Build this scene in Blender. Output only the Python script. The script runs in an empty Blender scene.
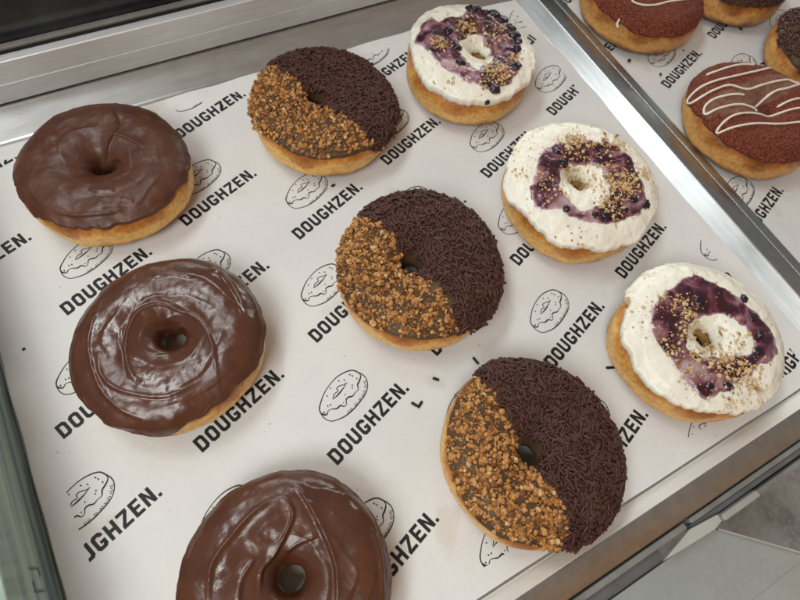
import bpy, math, random
import numpy as np
from mathutils import Vector, Matrix, noise as mnoise

random.seed(7)
RNG = np.random.default_rng(11)
scene = bpy.context.scene
COL = scene.collection

# ------------------------------------------------------------------ camera
cam_d = bpy.data.cameras.new("camera")
cam = bpy.data.objects.new("camera", cam_d)
COL.objects.link(cam)
cam.location = (0.0, 0.0, 0.29)
cam.rotation_euler = (0.4450498545, -0.10341625, -0.4964276582)
cam_d.sensor_width = 36.0
cam_d.lens = 36.0 * 555.58 / 800.0
cam_d.clip_start = 0.01
cam_d.clip_end = 50.0
cam_d.dof.use_dof = True
cam_d.dof.focus_distance = 0.285
cam_d.dof.aperture_fstop = 16.0
scene.camera = cam

# ------------------------------------------------------------------ world (dim room)
w = bpy.data.worlds.new("World")
scene.world = w
w.use_nodes = True
wt = w.node_tree
w_tc = wt.nodes.new('ShaderNodeTexCoord')
w_sp = wt.nodes.new('ShaderNodeSeparateXYZ')
w_rp = wt.nodes.new('ShaderNodeValToRGB')
wt.links.new(w_tc.outputs['Generated'], w_sp.inputs[0])
w_mr = wt.nodes.new('ShaderNodeMapRange')               # wooden shop front on the near side, grey walls elsewhere
w_mr.inputs['From Min'].default_value, w_mr.inputs['From Max'].default_value = -1, 1
wt.links.new(w_sp.outputs['Y'], w_mr.inputs['Value'])
w_up = wt.nodes.new('ShaderNodeMapRange')               # ... and only up near the ceiling
w_up.inputs['From Min'].default_value, w_up.inputs['From Max'].default_value = .70, .55
w_up.inputs['To Min'].default_value, w_up.inputs['To Max'].default_value = 0.0, 0.3
wt.links.new(w_sp.outputs['Z'], w_up.inputs['Value'])
w_ad = wt.nodes.new('ShaderNodeMath')
w_ad.operation = 'ADD'
wt.links.new(w_mr.outputs[0], w_ad.inputs[0])
wt.links.new(w_up.outputs[0], w_ad.inputs[1])
wt.links.new(w_ad.outputs[0], w_rp.inputs['Fac'])
w_rp.color_ramp.elements[0].position, w_rp.color_ramp.elements[0].color = .43, (.32, .185, .100, 1)
w_rp.color_ramp.elements[1].position, w_rp.color_ramp.elements[1].color = .54, (.19, .20, .20, 1)
wt.links.new(w_rp.outputs['Color'], wt.nodes['Background'].inputs['Color'])
wt.nodes['Background'].inputs['Strength'].default_value = 1.0


def area(name, loc, target, sx, sy, power, col):
    d = bpy.data.lights.new(name, 'AREA')
    d.shape = 'RECTANGLE'
    d.size, d.size_y, d.energy, d.color = sx, sy, power, col
    o = bpy.data.objects.new(name, d)
    COL.objects.link(o)
    o.location = loc
    o.rotation_euler = (Vector(target) - Vector(loc)).to_track_quat('-Z', 'Y').to_euler()
    return o


# shop ceiling panels and an added unseen strip that brightens the front tray wall
area("ceiling_lamp_panel", (-0.24, 0.60, 1.15), (0.08, 0.12, 0), 0.34, 0.22, 3.2, (.955, 1.0, 1.0))
area("ceiling_lamp_panel", (-0.52, 0.38, 1.10), (0.08, 0.12, 0), 0.22, 0.22, 1.15, (.955, 1.0, 1.0))
area("ceiling_lamp_panel", (-0.02, 0.95, 1.20), (0.08, 0.12, 0), 0.30, 0.16, 1.15, (.955, 1.0, 1.0))
area("ceiling_lamp_panel", (-0.46, -0.22, 0.80), (-0.05, 0.18, 0), 0.40, 0.40, 5.0, (.965, 1.0, 0.985))
area("added_back_strip", (0.55, 0.82, 0.27), (0.20, -0.05, 0), 1.20, 0.16, 3.5, (1.0, 0.99, 0.92))

scene.view_settings.view_transform = 'Standard'
scene.view_settings.look = 'None'
scene.view_settings.exposure = 0.12
scene.view_settings.gamma = 1.0


# ------------------------------------------------------------------ helpers
def link(o, parent=None):
    COL.objects.link(o)
    if parent is not None:
        o.parent = parent
    return o


def mesh(name, V, F, mats, parent=None, smooth=True, mi=None):
    me = bpy.data.meshes.new(name)
    me.from_pydata([tuple(map(float, v)) for v in V], [], [tuple(map(int, f)) for f in F])
    if not isinstance(mats, (list, tuple)):
        mats = [mats]
    for m in mats:
        me.materials.append(m)
    if mi is not None:
        me.polygons.foreach_set('material_index', np.asarray(mi, dtype=np.int32))
    me.polygons.foreach_set('use_smooth', np.full(len(me.polygons), bool(smooth)))
    me.update()
    o = bpy.data.objects.new(name, me)
    return link(o, parent)


def thing(name, label, cat, loc=(0, 0, 0), group=None):
    o = bpy.data.objects.new(name, None)
    o.empty_display_size = 0.01
    link(o)
    o.location = loc
    return tag(o, label, cat, group)


def tag(o, label, cat, group=None):
    o['label'] = label
    o['category'] = cat
    if group:
        o['group'] = group
    return o


class Geo:
    """collects shapes that become one mesh"""

    def __init__(self):
        self.V, self.F, self.M = [], [], []

    def add(self, V, F, m=0):
        k = len(self.V)
        self.V += [tuple(v) for v in V]
        self.F += [tuple(i + k for i in f) for f in F]
        self.M += [m] * len(F)

    def box(self, x0, x1, y0, y1, z0, z1, m=0, bev=0.0):
        b = bev
        if b <= 0:
            V = [(x, y, z) for z in (z0, z1) for y in (y0, y1) for x in (x0, x1)]
            self.add(V, [(0, 2, 3, 1), (4, 5, 7, 6), (0, 1, 5, 4), (2, 6, 7, 3), (0, 4, 6, 2), (1, 3, 7, 5)], m)
            return

        def ring(i, z):
            return [(x0 + i, y0 + b, z), (x0 + b, y0 + i, z), (x1 - b, y0 + i, z), (x1 - i, y0 + b, z),
                    (x1 - i, y1 - b, z), (x1 - b, y1 - i, z), (x0 + b, y1 - i, z), (x0 + i, y1 - b, z)]
        R = [ring(b * .6, z0), ring(0, z0 + b), ring(0, z1 - b), ring(b * .3, z1 - b * .3), ring(b * .9, z1)]
        V = sum(R, [])
        F = [tuple(range(7, -1, -1)), tuple(range(32, 40))]
        for r in range(4):
            for i in range(8):
                j = (i + 1) % 8
                F.append((r * 8 + i, r * 8 + j, r * 8 + 8 + j, r * 8 + 8 + i))
        self.add(V, F, m)

    def build(self, name, mats, parent=None, smooth=False):
        return mesh(name, self.V, self.F, mats, parent, smooth, self.M)


def fbm(P, scale, octv=2, seed=0.0):
    out = np.empty(len(P))
    for i, (x, y, z) in enumerate(np.asarray(P) * scale):
        v = mnoise.noise((x + seed, y - seed * .7, z + seed * 1.3))
        if octv > 1:
            v += .5 * mnoise.noise((2.1 * x + seed, 2.1 * y, 2.1 * z))
        if octv > 2:
            v += .25 * mnoise.noise((4.3 * x, 4.3 * y + seed, 4.3 * z))
        out[i] = v
    return out


# ------------------------------------------------------------------ materials
def new_mat(name):
    m = bpy.data.materials.new(name)
    m.use_nodes = True
    nt = m.node_tree
    return m, nt, nt.nodes['Principled BSDF']


def node(nt, typ, **kw):
    n = nt.nodes.new(typ)
    for k, v in kw.items():
        if k.startswith('i_'):
            n.inputs[k[2:].replace('_', ' ')].default_value = v
        else:
            setattr(n, k, v)
    return n


def ramp(nt, fac, stops):
    r = nt.nodes.new('ShaderNodeValToRGB')
    e = r.color_ramp.elements
    while len(e) < len(stops):
        e.new(0.5)
    for el, (p, c) in zip(e, stops):
        el.position = p
        el.color = (*c, 1)
    nt.links.new(fac, r.inputs['Fac'])
    return r.outputs['Color']


def add_bump(nt, b, height, strength, dist):
    bp = node(nt, 'ShaderNodeBump', i_Strength=strength, i_Distance=dist)
    nt.links.new(height, bp.inputs['Height'])
    nt.links.new(bp.outputs['Normal'], b.inputs['Normal'])
    return bp


def noise_tex(nt, scale, detail=3.0, rough=.55, stretch=None, distort=0.0):
    tc = nt.nodes.new('ShaderNodeTexCoord')
    n = node(nt, 'ShaderNodeTexNoise', i_Scale=scale, i_Detail=detail, i_Roughness=rough, i_Distortion=distort)
    src = tc.outputs['Object']
    if stretch:
        mp = nt.nodes.new('ShaderNodeMapping')
        mp.inputs['Scale'].default_value = stretch
        nt.links.new(src, mp.inputs['Vector'])
        src = mp.outputs['Vector']
    nt.links.new(src, n.inputs['Vector'])
    return n.outputs['Fac']


def m_simple(name, c0, c1, scale, rough, spec=.5, bump=None, stops=(.3, .7), sss=0.0, coat=0.0, metallic=0.0, r2=None,
             stretch=None):
    m, nt, b = new_mat(name)
    f = noise_tex(nt, scale, stretch=stretch)
    nt.links.new(ramp(nt, f, [(stops[0], c0), (stops[1], c1)]), b.inputs['Base Color'])
    b.inputs['Roughness'].default_value = rough
    b.inputs['Specular IOR Level'].default_value = spec
    b.inputs['Metallic'].default_value = metallic
    if r2 is not None:
        mr = node(nt, 'ShaderNodeMapRange')
        mr.inputs['From Min'].default_value, mr.inputs['From Max'].default_value = .3, .7
        mr.inputs['To Min'].default_value, mr.inputs['To Max'].default_value = rough, r2
        nt.links.new(noise_tex(nt, scale * .6, stretch=stretch), mr.inputs['Value'])
        nt.links.new(mr.outputs[0], b.inputs['Roughness'])
    if bump:
        add_bump(nt, b, noise_tex(nt, bump[0], 4, stretch=stretch), bump[1], bump[2])
    if sss:
        b.inputs['Subsurface Weight'].default_value = sss
        b.inputs['Subsurface Radius'].default_value = (.004, .002, .001)
        b.inputs['Subsurface Scale'].default_value = 1.0
    if coat:
        b.inputs['Coat Weight'].default_value = coat
        b.inputs['Coat Roughness'].default_value = .12
    return m


def m_dough(name, pale, gold, brown, low):
    """fried yeast dough: brown underside, pale proof line, golden shoulder"""
    m, nt, b = new_mat(name)
    tc = nt.nodes.new('ShaderNodeTexCoord')
    sp = nt.nodes.new('ShaderNodeSeparateXYZ')
    nt.links.new(tc.outputs['Object'], sp.inputs[0])
    ma = node(nt, 'ShaderNodeMath', operation='MULTIPLY')
    ma.inputs[1].default_value = 1 / .030
    nt.links.new(sp.outputs['Z'], ma.inputs[0])
    n = noise_tex(nt, 48, 4, .6)
    mb = node(nt, 'ShaderNodeMath', operation='MULTIPLY_ADD')
    mb.inputs[1].default_value = 1.05
    mb.inputs[2].default_value = -.525
    nt.links.new(n, mb.inputs[0])
    mc = node(nt, 'ShaderNodeMath', operation='ADD')
    nt.links.new(ma.outputs[0], mc.inputs[0])
    nt.links.new(mb.outputs[0], mc.inputs[1])
    c = ramp(nt, mc.outputs[0], [(.0, brown), (.14, low), (.30, pale), (.50, pale), (.66, gold), (.86, brown)])
    f2 = noise_tex(nt, 420, 3, .6)
    mx = node(nt, 'ShaderNodeMix', data_type='RGBA', blend_type='MULTIPLY')
    mx.inputs['Factor'].default_value = .6
    nt.links.new(c, mx.inputs[6])
    nt.links.new(ramp(nt, f2, [(.36, (.66, .52, .38)), (.54, (1, 1, 1))]), mx.inputs[7])
    nt.links.new(mx.outputs[2], b.inputs['Base Color'])
    b.inputs['Roughness'].default_value = .40
    b.inputs['Specular IOR Level'].default_value = .45
    b.inputs['Subsurface Weight'].default_value = .12
    b.inputs['Subsurface Radius'].default_value = (.004, .002, .001)
    b.inputs['Subsurface Scale'].default_value = 1.0
    add_bump(nt, b, noise_tex(nt, 230, 6, .68), .38, .0008)
    return m


M = {}
M['dough'] = m_dough('fried_dough', (.82, .51, .15), (.56, .235, .045), (.32, .105, .021), (.50, .205, .042))
M['dough_pale'] = m_dough('pale_fried_dough', (.78, .48, .155), (.58, .265, .058), (.38, .135, .028), (.47, .18, .036))
M['dough_dark'] = m_dough('dark_fried_dough', (.62, .34, .10), (.42, .165, .036), (.17, .055, .013), (.28, .095, .02))
M['choc'] = m_simple('milk_chocolate_glaze', (.070, .0235, .0118), (.100, .0345, .0175), 60, .17, .55,
                     bump=(120, .32, .0012), r2=.36)
M['choc_matte'] = m_simple('matte_chocolate_glaze', (.072, .0250, .0135), (.102, .0365, .0195), 60, .30, .45,
                           bump=(140, .30, .0010), r2=.52)
M['dark'] = m_simple('dark_chocolate_glaze', (.070, .040, .021), (.115, .066, .033), 130, .5, .25, bump=(500, .3, .0005))
M['sprinkle'] = m_simple('chocolate_vermicelli', (.054, .0195, .0155), (.086, .033, .0245), 90, .46, .32)
M['loose'] = m_simple('dark_loose_crumb', (.014, .009, .008), (.022, .014, .012), 90, .5, .3)
M['nut_a'] = m_simple('caramel_nut', (.43, .190, .048), (.55, .275, .080), 300, .36, .5)
M['nut_b'] = m_simple('toasted_nut', (.29, .115, .026), (.39, .172, .044), 300, .34, .5)
M['nut_c'] = m_simple('dark_toasted_nut', (.13, .048, .013), (.22, .085, .022), 300, .36, .5)
M['nut_d'] = m_simple('pale_nut', (.58, .36, .15), (.68, .45, .21), 300, .4, .5)
M['cream'] = m_simple('cream_cheese', (.82, .78, .655), (.88, .845, .74), 45, .36, .5, bump=(300, .35, .0010), sss=.15)
M['bisc_a'] = m_simple('biscuit_crumb', (.52, .33, .145), (.66, .46, .23), 350, .75, .3)
M['bisc_b'] = m_simple('toasted_biscuit_crumb', (.30, .15, .05), (.42, .23, .09), 350, .75, .3)
M['bisc_c'] = m_simple('pale_biscuit_crumb', (.62, .47, .28), (.70, .56, .36), 350, .75, .3)
M['berry'] = m_simple('blueberry_skin', (.010, .005, .012), (.028, .011, .026), 200, .22, .6, bump=(400, .3, .0008))
M['drizzle'] = m_simple('white_icing', (.74, .66, .56), (.82, .75, .66), 90, .35, .5)
M['ink'] = m_simple('black_print_ink', (.012, .012, .012), (.022, .021, .020), 200, .6, .3)


def m_compote():
    m, nt, b = new_mat('blueberry_compote')
    f = noise_tex(nt, 75, 3, .55, distort=.8)
    c = ramp(nt, f, [(.42, (.036, .007, .014)), (.51, (.120, .027, .046)), (.60, (.28, .125, .155)), (.72, (.50, .37, .38))])
    at = node(nt, 'ShaderNodeAttribute', attribute_name='thin')
    mx = node(nt, 'ShaderNodeMix', data_type='RGBA')
    nt.links.new(at.outputs['Fac'], mx.inputs['Factor'])
    nt.links.new(c, mx.inputs[6])
    mx.inputs[7].default_value = (.52, .36, .39, 1)
    nt.links.new(mx.outputs[2], b.inputs['Base Color'])
    b.inputs['Roughness'].default_value = .2
    b.inputs['Coat Weight'].default_value = .5
    b.inputs['Coat Roughness'].default_value = .06
    add_bump(nt, b, noise_tex(nt, 260, 4), .7, .0011)
    return m


M['compote'] = m_compote()


def m_red():
    """red-brown crumb dusting with a bare beige band, the band read from the mesh"""
    m, nt, b = new_mat('red_cocoa_crumb')
    at = node(nt, 'ShaderNodeAttribute', attribute_name='band')
    f = noise_tex(nt, 900, 3, .7)
    red = ramp(nt, f, [(.34, (.070, .011, .006)), (.52, (.180, .040, .022)), (.68, (.36, .13, .075))])
    bei = ramp(nt, noise_tex(nt, 200, 3), [(.3, (.17, .070, .042)), (.7, (.29, .150, .095))])
    mx = node(nt, 'ShaderNodeMix', data_type='RGBA')
    nt.links.new(at.outputs['Fac'], mx.inputs['Factor'])
    nt.links.new(red, mx.inputs[6])
    nt.links.new(bei, mx.inputs[7])
    nt.links.new(mx.outputs[2], b.inputs['Base Color'])
    b.inputs['Roughness'].default_value = .75
    b.inputs['Specular IOR Level'].default_value = .22
    add_bump(nt, b, noise_tex(nt, 900, 3, .7), .9, .0014)
    return m


M['red'] = m_red()


def m_metal(name, col, r0, r1, stretch, scratch=.12, metallic=.92):
    m, nt, b = new_mat(name)
    f = noise_tex(nt, 40, 5, .6, stretch=stretch)
    g = noise_tex(nt, 14, 3, .6)
    mr = node(nt, 'ShaderNodeMapRange')
    mr.inputs['From Min'].default_value, mr.inputs['From Max'].default_value = .3, .7
    mr.inputs['To Min'].default_value, mr.inputs['To Max'].default_value = r0, r1
    nt.links.new(g, mr.inputs['Value'])
    nt.links.new(mr.outputs[0], b.inputs['Roughness'])
    c0 = tuple(c * .82 for c in col)
    nt.links.new(ramp(nt, f, [(.3, c0), (.7, col)]), b.inputs['Base Color'])
    b.inputs['Metallic'].default_value = metallic
    add_bump(nt, b, f, scratch, .0004)
    return m


M['tray'] = m_metal('brushed_aluminium', (.47, .48, .48), .24, .38, (1, 1, 12), metallic=.75)
M['lip'] = m_simple('lit_metal_wall', (.84, .82, .76), (.90, .885, .83), 40, .22, .5, stretch=(1, 8, 8), r2=.34)  # cream colour stands in for strong lamp light on the metal front wall
M['rim'] = m_metal('worn_aluminium_rim', (.52, .52, .51), .24, .40, (5, 5, 5), .05, metallic=1.0)
M['ledge'] = m_metal('satin_aluminium_profile', (.74, .755, .765), .46, .56, (1, 14, 14), .06, metallic=.45)
M['shelf'] = m_metal('dull_steel_shelf', (.35, .34, .33), .3, .45, (1, 10, 10))
M['rubber'] = m_simple('black_rubber_gasket', (.010, .010, .010), (.018, .018, .018), 80, .5)
M['strip'] = m_simple('grey_glazing_bead', (.20, .20, .19), (.27, .27, .26), 60, .45, bump=(300, .2, .0003))
M['darkglass'] = m_simple('dark_glass', (.010, .012, .0145), (.046, .051, .057), 22, .16, .5, stops=(.35, .75))  # paler mottling paints in the blurred reflections on the glass
M['greenglass'] = m_simple('green_tinted_glass', (.05, .10, .12), (.27, .35, .285), 60, .15, .5, stops=(.36, .60), stretch=(1, .07, 2.2))
M['acrylic'] = m_simple('cloudy_acrylic', (.17, .168, .16), (.26, .255, .245), 60, .22, .5, r2=.35)
M['acrylic_w'] = m_simple('white_plastic', (.34, .32, .30), (.44, .42, .39), 60, .4)
M['channel'] = m_simple('grey_plastic_channel', (.10, .10, .10), (.15, .15, .15), 60, .4)
M['card'] = m_simple('white_card', (.40, .40, .365), (.47, .47, .43), 60, .7)


def m_granite(name, a, b_, c):
    m, nt, b = new_mat(name)
    f = noise_tex(nt, 45, 5, .6)
    c1 = ramp(nt, f, [(.40, a), (.58, b_)])
    g = noise_tex(nt, 300, 4, .7)
    mx = node(nt, 'ShaderNodeMix', data_type='RGBA')
    nt.links.new(ramp(nt, g, [(.5, (0, 0, 0)), (.72, (1, 1, 1))]), mx.inputs['Factor'])
    nt.links.new(c1, mx.inputs[6])
    mx.inputs[7].default_value = (*c, 1)
    nt.links.new(mx.outputs[2], b.inputs['Base Color'])
    b.inputs['Roughness'].default_value = .3
    return m


M['granite'] = m_granite('grey_granite', (.36, .37, .38), (.54, .55, .56), (.64, .64, .64))
M['granite_l'] = m_granite('light_granite', (.42, .42, .41), (.55, .55, .54), (.30, .30, .30))


def m_clear(name, tint):
    """thin clear pane: lets light through, mirrors a little"""
    m, nt, b = new_mat(name)
    nt.nodes.remove(b)
    tr = nt.nodes.new('ShaderNodeBsdfTransparent')
    tr.inputs['Color'].default_value = (*tint, 1)
    gl = nt.nodes.new('ShaderNodeBsdfGlossy')
    gl.inputs['Roughness'].default_value = .06
    fr = node(nt, 'ShaderNodeFresnel', i_IOR=1.5)
    df = nt.nodes.new('ShaderNodeBsdfDiffuse')
    df.inputs['Color'].default_value = (.60, .63, .62, 1)
    m1 = node(nt, 'ShaderNodeMixShader', i_Fac=.30)
    nt.links.new(tr.outputs[0], m1.inputs[1])
    nt.links.new(df.outputs[0], m1.inputs[2])
    m2 = nt.nodes.new('ShaderNodeMixShader')
    nt.links.new(fr.outputs[0], m2.inputs['Fac'])
    nt.links.new(m1.outputs[0], m2.inputs[1])
    nt.links.new(gl.outputs[0], m2.inputs[2])
    nt.links.new(m2.outputs[0], nt.nodes['Material Output'].inputs['Surface'])
    return m


M['pane'] = m_clear('clear_green_glass', (.92, .96, .945))


def m_paper():
    m, nt, b = new_mat('baking_paper')
    f = noise_tex(nt, 28, 4, .55)
    base = ramp(nt, f, [(.3, (.665, .66, .65)), (.7, (.715, .71, .70))])
    st = ramp(nt, noise_tex(nt, 26, 2, .4), [(.66, (1, 1, 1)), (.70, (.93, .905, .86)), (.78, (.90, .87, .81))])   # butter marks
    sp = ramp(nt, noise_tex(nt, 420, 1, .3), [(.79, (1, 1, 1)), (.82, (.62, .50, .38))])                          # tiny specks
    m1 = node(nt, 'ShaderNodeMix', data_type='RGBA', blend_type='MULTIPLY')
    m1.inputs['Factor'].default_value = 1.0
    nt.links.new(base, m1.inputs[6])
    nt.links.new(st, m1.inputs[7])
    m2 = node(nt, 'ShaderNodeMix', data_type='RGBA', blend_type='MULTIPLY')
    m2.inputs['Factor'].default_value = .7
    nt.links.new(m1.outputs[2], m2.inputs[6])
    nt.links.new(sp, m2.inputs[7])
    nt.links.new(m2.outputs[2], b.inputs['Base Color'])
    b.inputs['Roughness'].default_value = .72
    b.inputs['Specular IOR Level'].default_value = .15
    add_bump(nt, b, noise_tex(nt, 30, 6, .62, distort=.6), .40, .0026)
    return m


M['paper'] = m_paper()

# ================================================================== THE SETTING
ZF = -0.0014                                    # top of the tray floor; the paper lies at z = 0
g = Geo()
g.box(-0.160, 0.80, -0.0638, 0.345, -0.012, -0.0042)
o = g.build('shelf', M['shelf'])
o['kind'] = 'structure'
g = Geo()
g.box(-0.6, 1.4, -0.1485, 0.9, -0.13, -0.1000)
o = g.build('floor', M['granite'])
o['kind'] = 'structure'
g = Geo()
g.box(-0.6, 1.4, -0.9, -0.1490, -0.13, -0.0990)
o = g.build('pavement', M['granite_l'])
o['kind'] = 'structure'

# ------------------------------------------------------------------ display case profile at the back
case = thing('display_case_frame', 'wide satin aluminium window profile running behind the tray of nine donuts', 'window frame',
             (0.10, 0.3297, 0.0080))
g = Geo()
YB = 0.0
# face with a shallow step half way up, local coordinates
prof = [(0.012, 0.0), (0.0006, 0.0), (0, 0.0006), (0, 0.0128), (0.0002, 0.0130), (0.0002, 0.0272), (0.0007, 0.0277), (0.0060, 0.0277), (0.0060, 0.0225), (0.02, 0.0225), (0.02, 0.0)]
x0, x1 = -0.32, 0.70
V = [(x0, y, z) for y, z in prof] + [(x1, y, z) for y, z in prof]
n = len(prof)
F = [(i, (i + 1) % n, n + (i + 1) % n, n + i) for i in range(n)] + [tuple(range(n)), tuple(range(2 * n - 1, n - 1, -1))]
g.add(V, F)
g.build('profile', M['ledge'], case)
g = Geo()
g.box(x0, x1, 0.0064, 0.0105, 0.0228, 0.0268)
g.build('gasket', M['rubber'], case)
g = Geo()
g.box(x0, x1, 0.0108, 0.0148, 0.0228, 0.0282, bev=.0006)
g.build('glazing_bead', M['strip'], case)
g = Geo()
g.box(x0, x1, 0.0152, 0.0192, 0.0228, 0.072)
g.build('glass_pane', M['darkglass'], case)


# ------------------------------------------------------------------ trays
def loop_sweep(rects, m=0):
    """rects: list of (x0,x1,y0,y1,z) -> swept closed walls"""
    V, F = [], []
    for (a, b, c, d, z) in rects:
        V += [(a, c, z), (b, c, z), (b, d, z), (a, d, z)]
    for r in range(len(rects) - 1):
        for i in range(4):
            j = (i + 1) % 4
            F.append((r * 4 + i, r * 4 + j, r * 4 + 4 + j, r * 4 + 4 + i))
    return V, F


def side_piece(rects, side):
    V, F = loop_sweep(rects)
    keep = [f for k, f in enumerate(F) if k % 4 == side]
    ids = sorted({i for f in keep for i in f})
    mp = {i: k for k, i in enumerate(ids)}
    return [V[i] for i in ids], [tuple(mp[i] for i in f) for f in keep]


def make_tray(label, fl, top, rim, zr, rim_drop):
    t = thing('baking_tray', label, 'tray', ((fl[0] + fl[1]) / 2, (fl[2] + fl[3]) / 2, ZF), 'trays of donuts')
    ox, oy, oz = t.location
    sh = lambda r, z: (r[0] - ox, r[1] - ox, r[2] - oy, r[3] - oy, z - oz)
    mix = lambda a, b, k: tuple(p + (q - p) * k for p, q in zip(a, b))
    g = Geo()
    g.box(fl[0] - ox, fl[1] - ox, fl[2] - oy, fl[3] - oy, -.0016, 0)
    g.build('tray_floor', M['tray'], t)
    # rounded foot, straight wall, small shoulder
    rects = []
    for k, z in ((0, 0), (.04, .0001), (.09, .0005), (.12, .0008), (.88, zr - ZF - .0011), (.92, zr - ZF - .0007), (.97, zr - ZF - .0002), (1, zr - ZF)):
        rects.append(sh(mix(fl, top, k), z + ZF))
    for s in range(4):
        V, F = side_piece(rects, s)
        mesh('side_wall', V, F, M['lip' if s == 0 else 'tray'], t, True)  # front wall takes the material with the lamp glare put into its colour
    out2 = [(0, zr), (.04, zr + .0002), (.5, zr + .0001), (.90, zr + .0002), (.97, zr), (1.0, zr - .001), (1.0, zr - rim_drop)]
    rects = [sh(mix(top, rim, k), z) for k, z in out2]
    for s in range(4):
        V, F = side_piece(rects, s)
        mesh('rim', V, F, M['rim'], t, True)
    return t


make_tray('shallow aluminium tray holding the nine chocolate, sprinkle and blueberry donuts',
          (-0.1168, 0.3052, -0.0458, 0.3085), (-0.1175, 0.3168, -0.0519, 0.3280),
          (-0.1290, 0.3287, -0.0645, 0.3400), 0.0070, .004)
make_tray('second aluminium tray at the right, holding donuts with white icing drizzle',
          (0.3375, 0.72, -0.0458, 0.3085), (0.3362, 0.728, -0.0519, 0.3280),
          (0.3291, 0.740, -0.0645, 0.3400), 0.0062, .003)

# ------------------------------------------------------------------ printed baking paper
LA = np.array([56.2819, -36.4779]) / 1000
LB = np.array([-18.57755, -64.46443]) / 1000
LLv = np.array([-50.75823, -17.86712]) / 1000
sk_outl = [(-46.6, 12.6), (-44.3, 15.6), (-41.1, 18.8), (-36.9, 21.6), (-31.6, 23.9), (-26.6, 24.6), (-22.1, 23.9), (-19.7, 21.4), (-17.7, 18.2), (-17.5, 15.0), (-19.0, 11.4), (-21.9, 8.6), (-26.0, 6.4), (-30.5, 4.4), (-35.9, 3.0), (-40.5, 3.0), (-44.1, 3.9), (-46.3, 6.5), (-47.0, 9.8), (-46.6, 12.6)]
sk_wave = [(-46.9, 10.1), (-46.1, 8.8), (-44.5, 8.0), (-42.9, 9.5), (-40.9, 9.4), (-38.5, 8.5), (-36.1, 9.1), (-34.7, 7.8), (-33.0, 8.4), (-32.1, 10.7), (-30.1, 11.2), (-28.2, 10.8), (-26.2, 11.9), (-24.0, 12.7), (-23.0, 15.3), (-21.1, 16.8), (-19.3, 19.1), (-19.7, 21.4)]
sk_slash = [(-37.6, 14.0), (-34.7, 15.0), (-30.9, 16.8), (-28.3, 18.5)]
sk_loop = [(-38.3, 13.8), (-37.3, 15.1), (-36.1, 16.3), (-33.9, 16.7), (-34.0, 18.3), (-32.2, 19.0), (-29.5, 18.5), (-27.6, 18.9)]
sk_dots = [(-24.5, 22.6), (-24.0, 21.7), (-23.3, 21.4), (-23.2, 20.4), (-31.4, 22.0), (-30.8, 21.3), (-28.5, 21.1), (-28.0, 20.3), (-26.0, 16.5), (-25.4, 15.9), (-26.6, 15.2), (-26.1, 14.6), (-21.8, 19.0), (-21.9, 18.1), (-40.4, 17.3), (-40.1, 16.5), (-36.9, 20.4), (-36.6, 19.6), (-31.5, 13.7), (-31.3, 13.0), (-42.4, 12.3), (-42.0, 11.4), (-40.7, 12.3), (-40.6, 11.3), (-34.3, 9.9), (-33.9, 9.5), (-45.4, 10.2), (-45.1, 9.1)]
sk_hatch = [(-18.4, 14.2), (-19.7, 15.5), (-19.1, 12.1), (-20.5, 13.1), (-21.0, 9.9), (-22.4, 10.6), (-22.7, 8.3), (-24.4, 8.9), (-25.1, 7.1), (-26.8, 7.7), (-28.2, 5.6), (-29.8, 6.5), (-31.8, 4.2), (-32.8, 5.3), (-33.8, 3.7), (-34.5, 4.7)]



def paper_h(x, y, ph=0.0, edge=None):
    h = .00035 * (math.sin(31 * x + 17 * y + ph) + math.sin(-23 * x + 41 * y + 1.3 + ph)) + .0004 * mnoise.noise((x * 16 + ph, y * 16, ph))
    h += .0006 * mnoise.noise((x * 7, y * 7, 3 + ph))
    if edge is not None:
        for d in (edge[1] - x, edge[3] - y, x - edge[0]):
            k = max(0.0, 1 - max(d, 0) / .022)
            h += k * k * .0016 * (0.6 + mnoise.noise((x * 38 + ph, y * 38, 9)))
    return h


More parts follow.
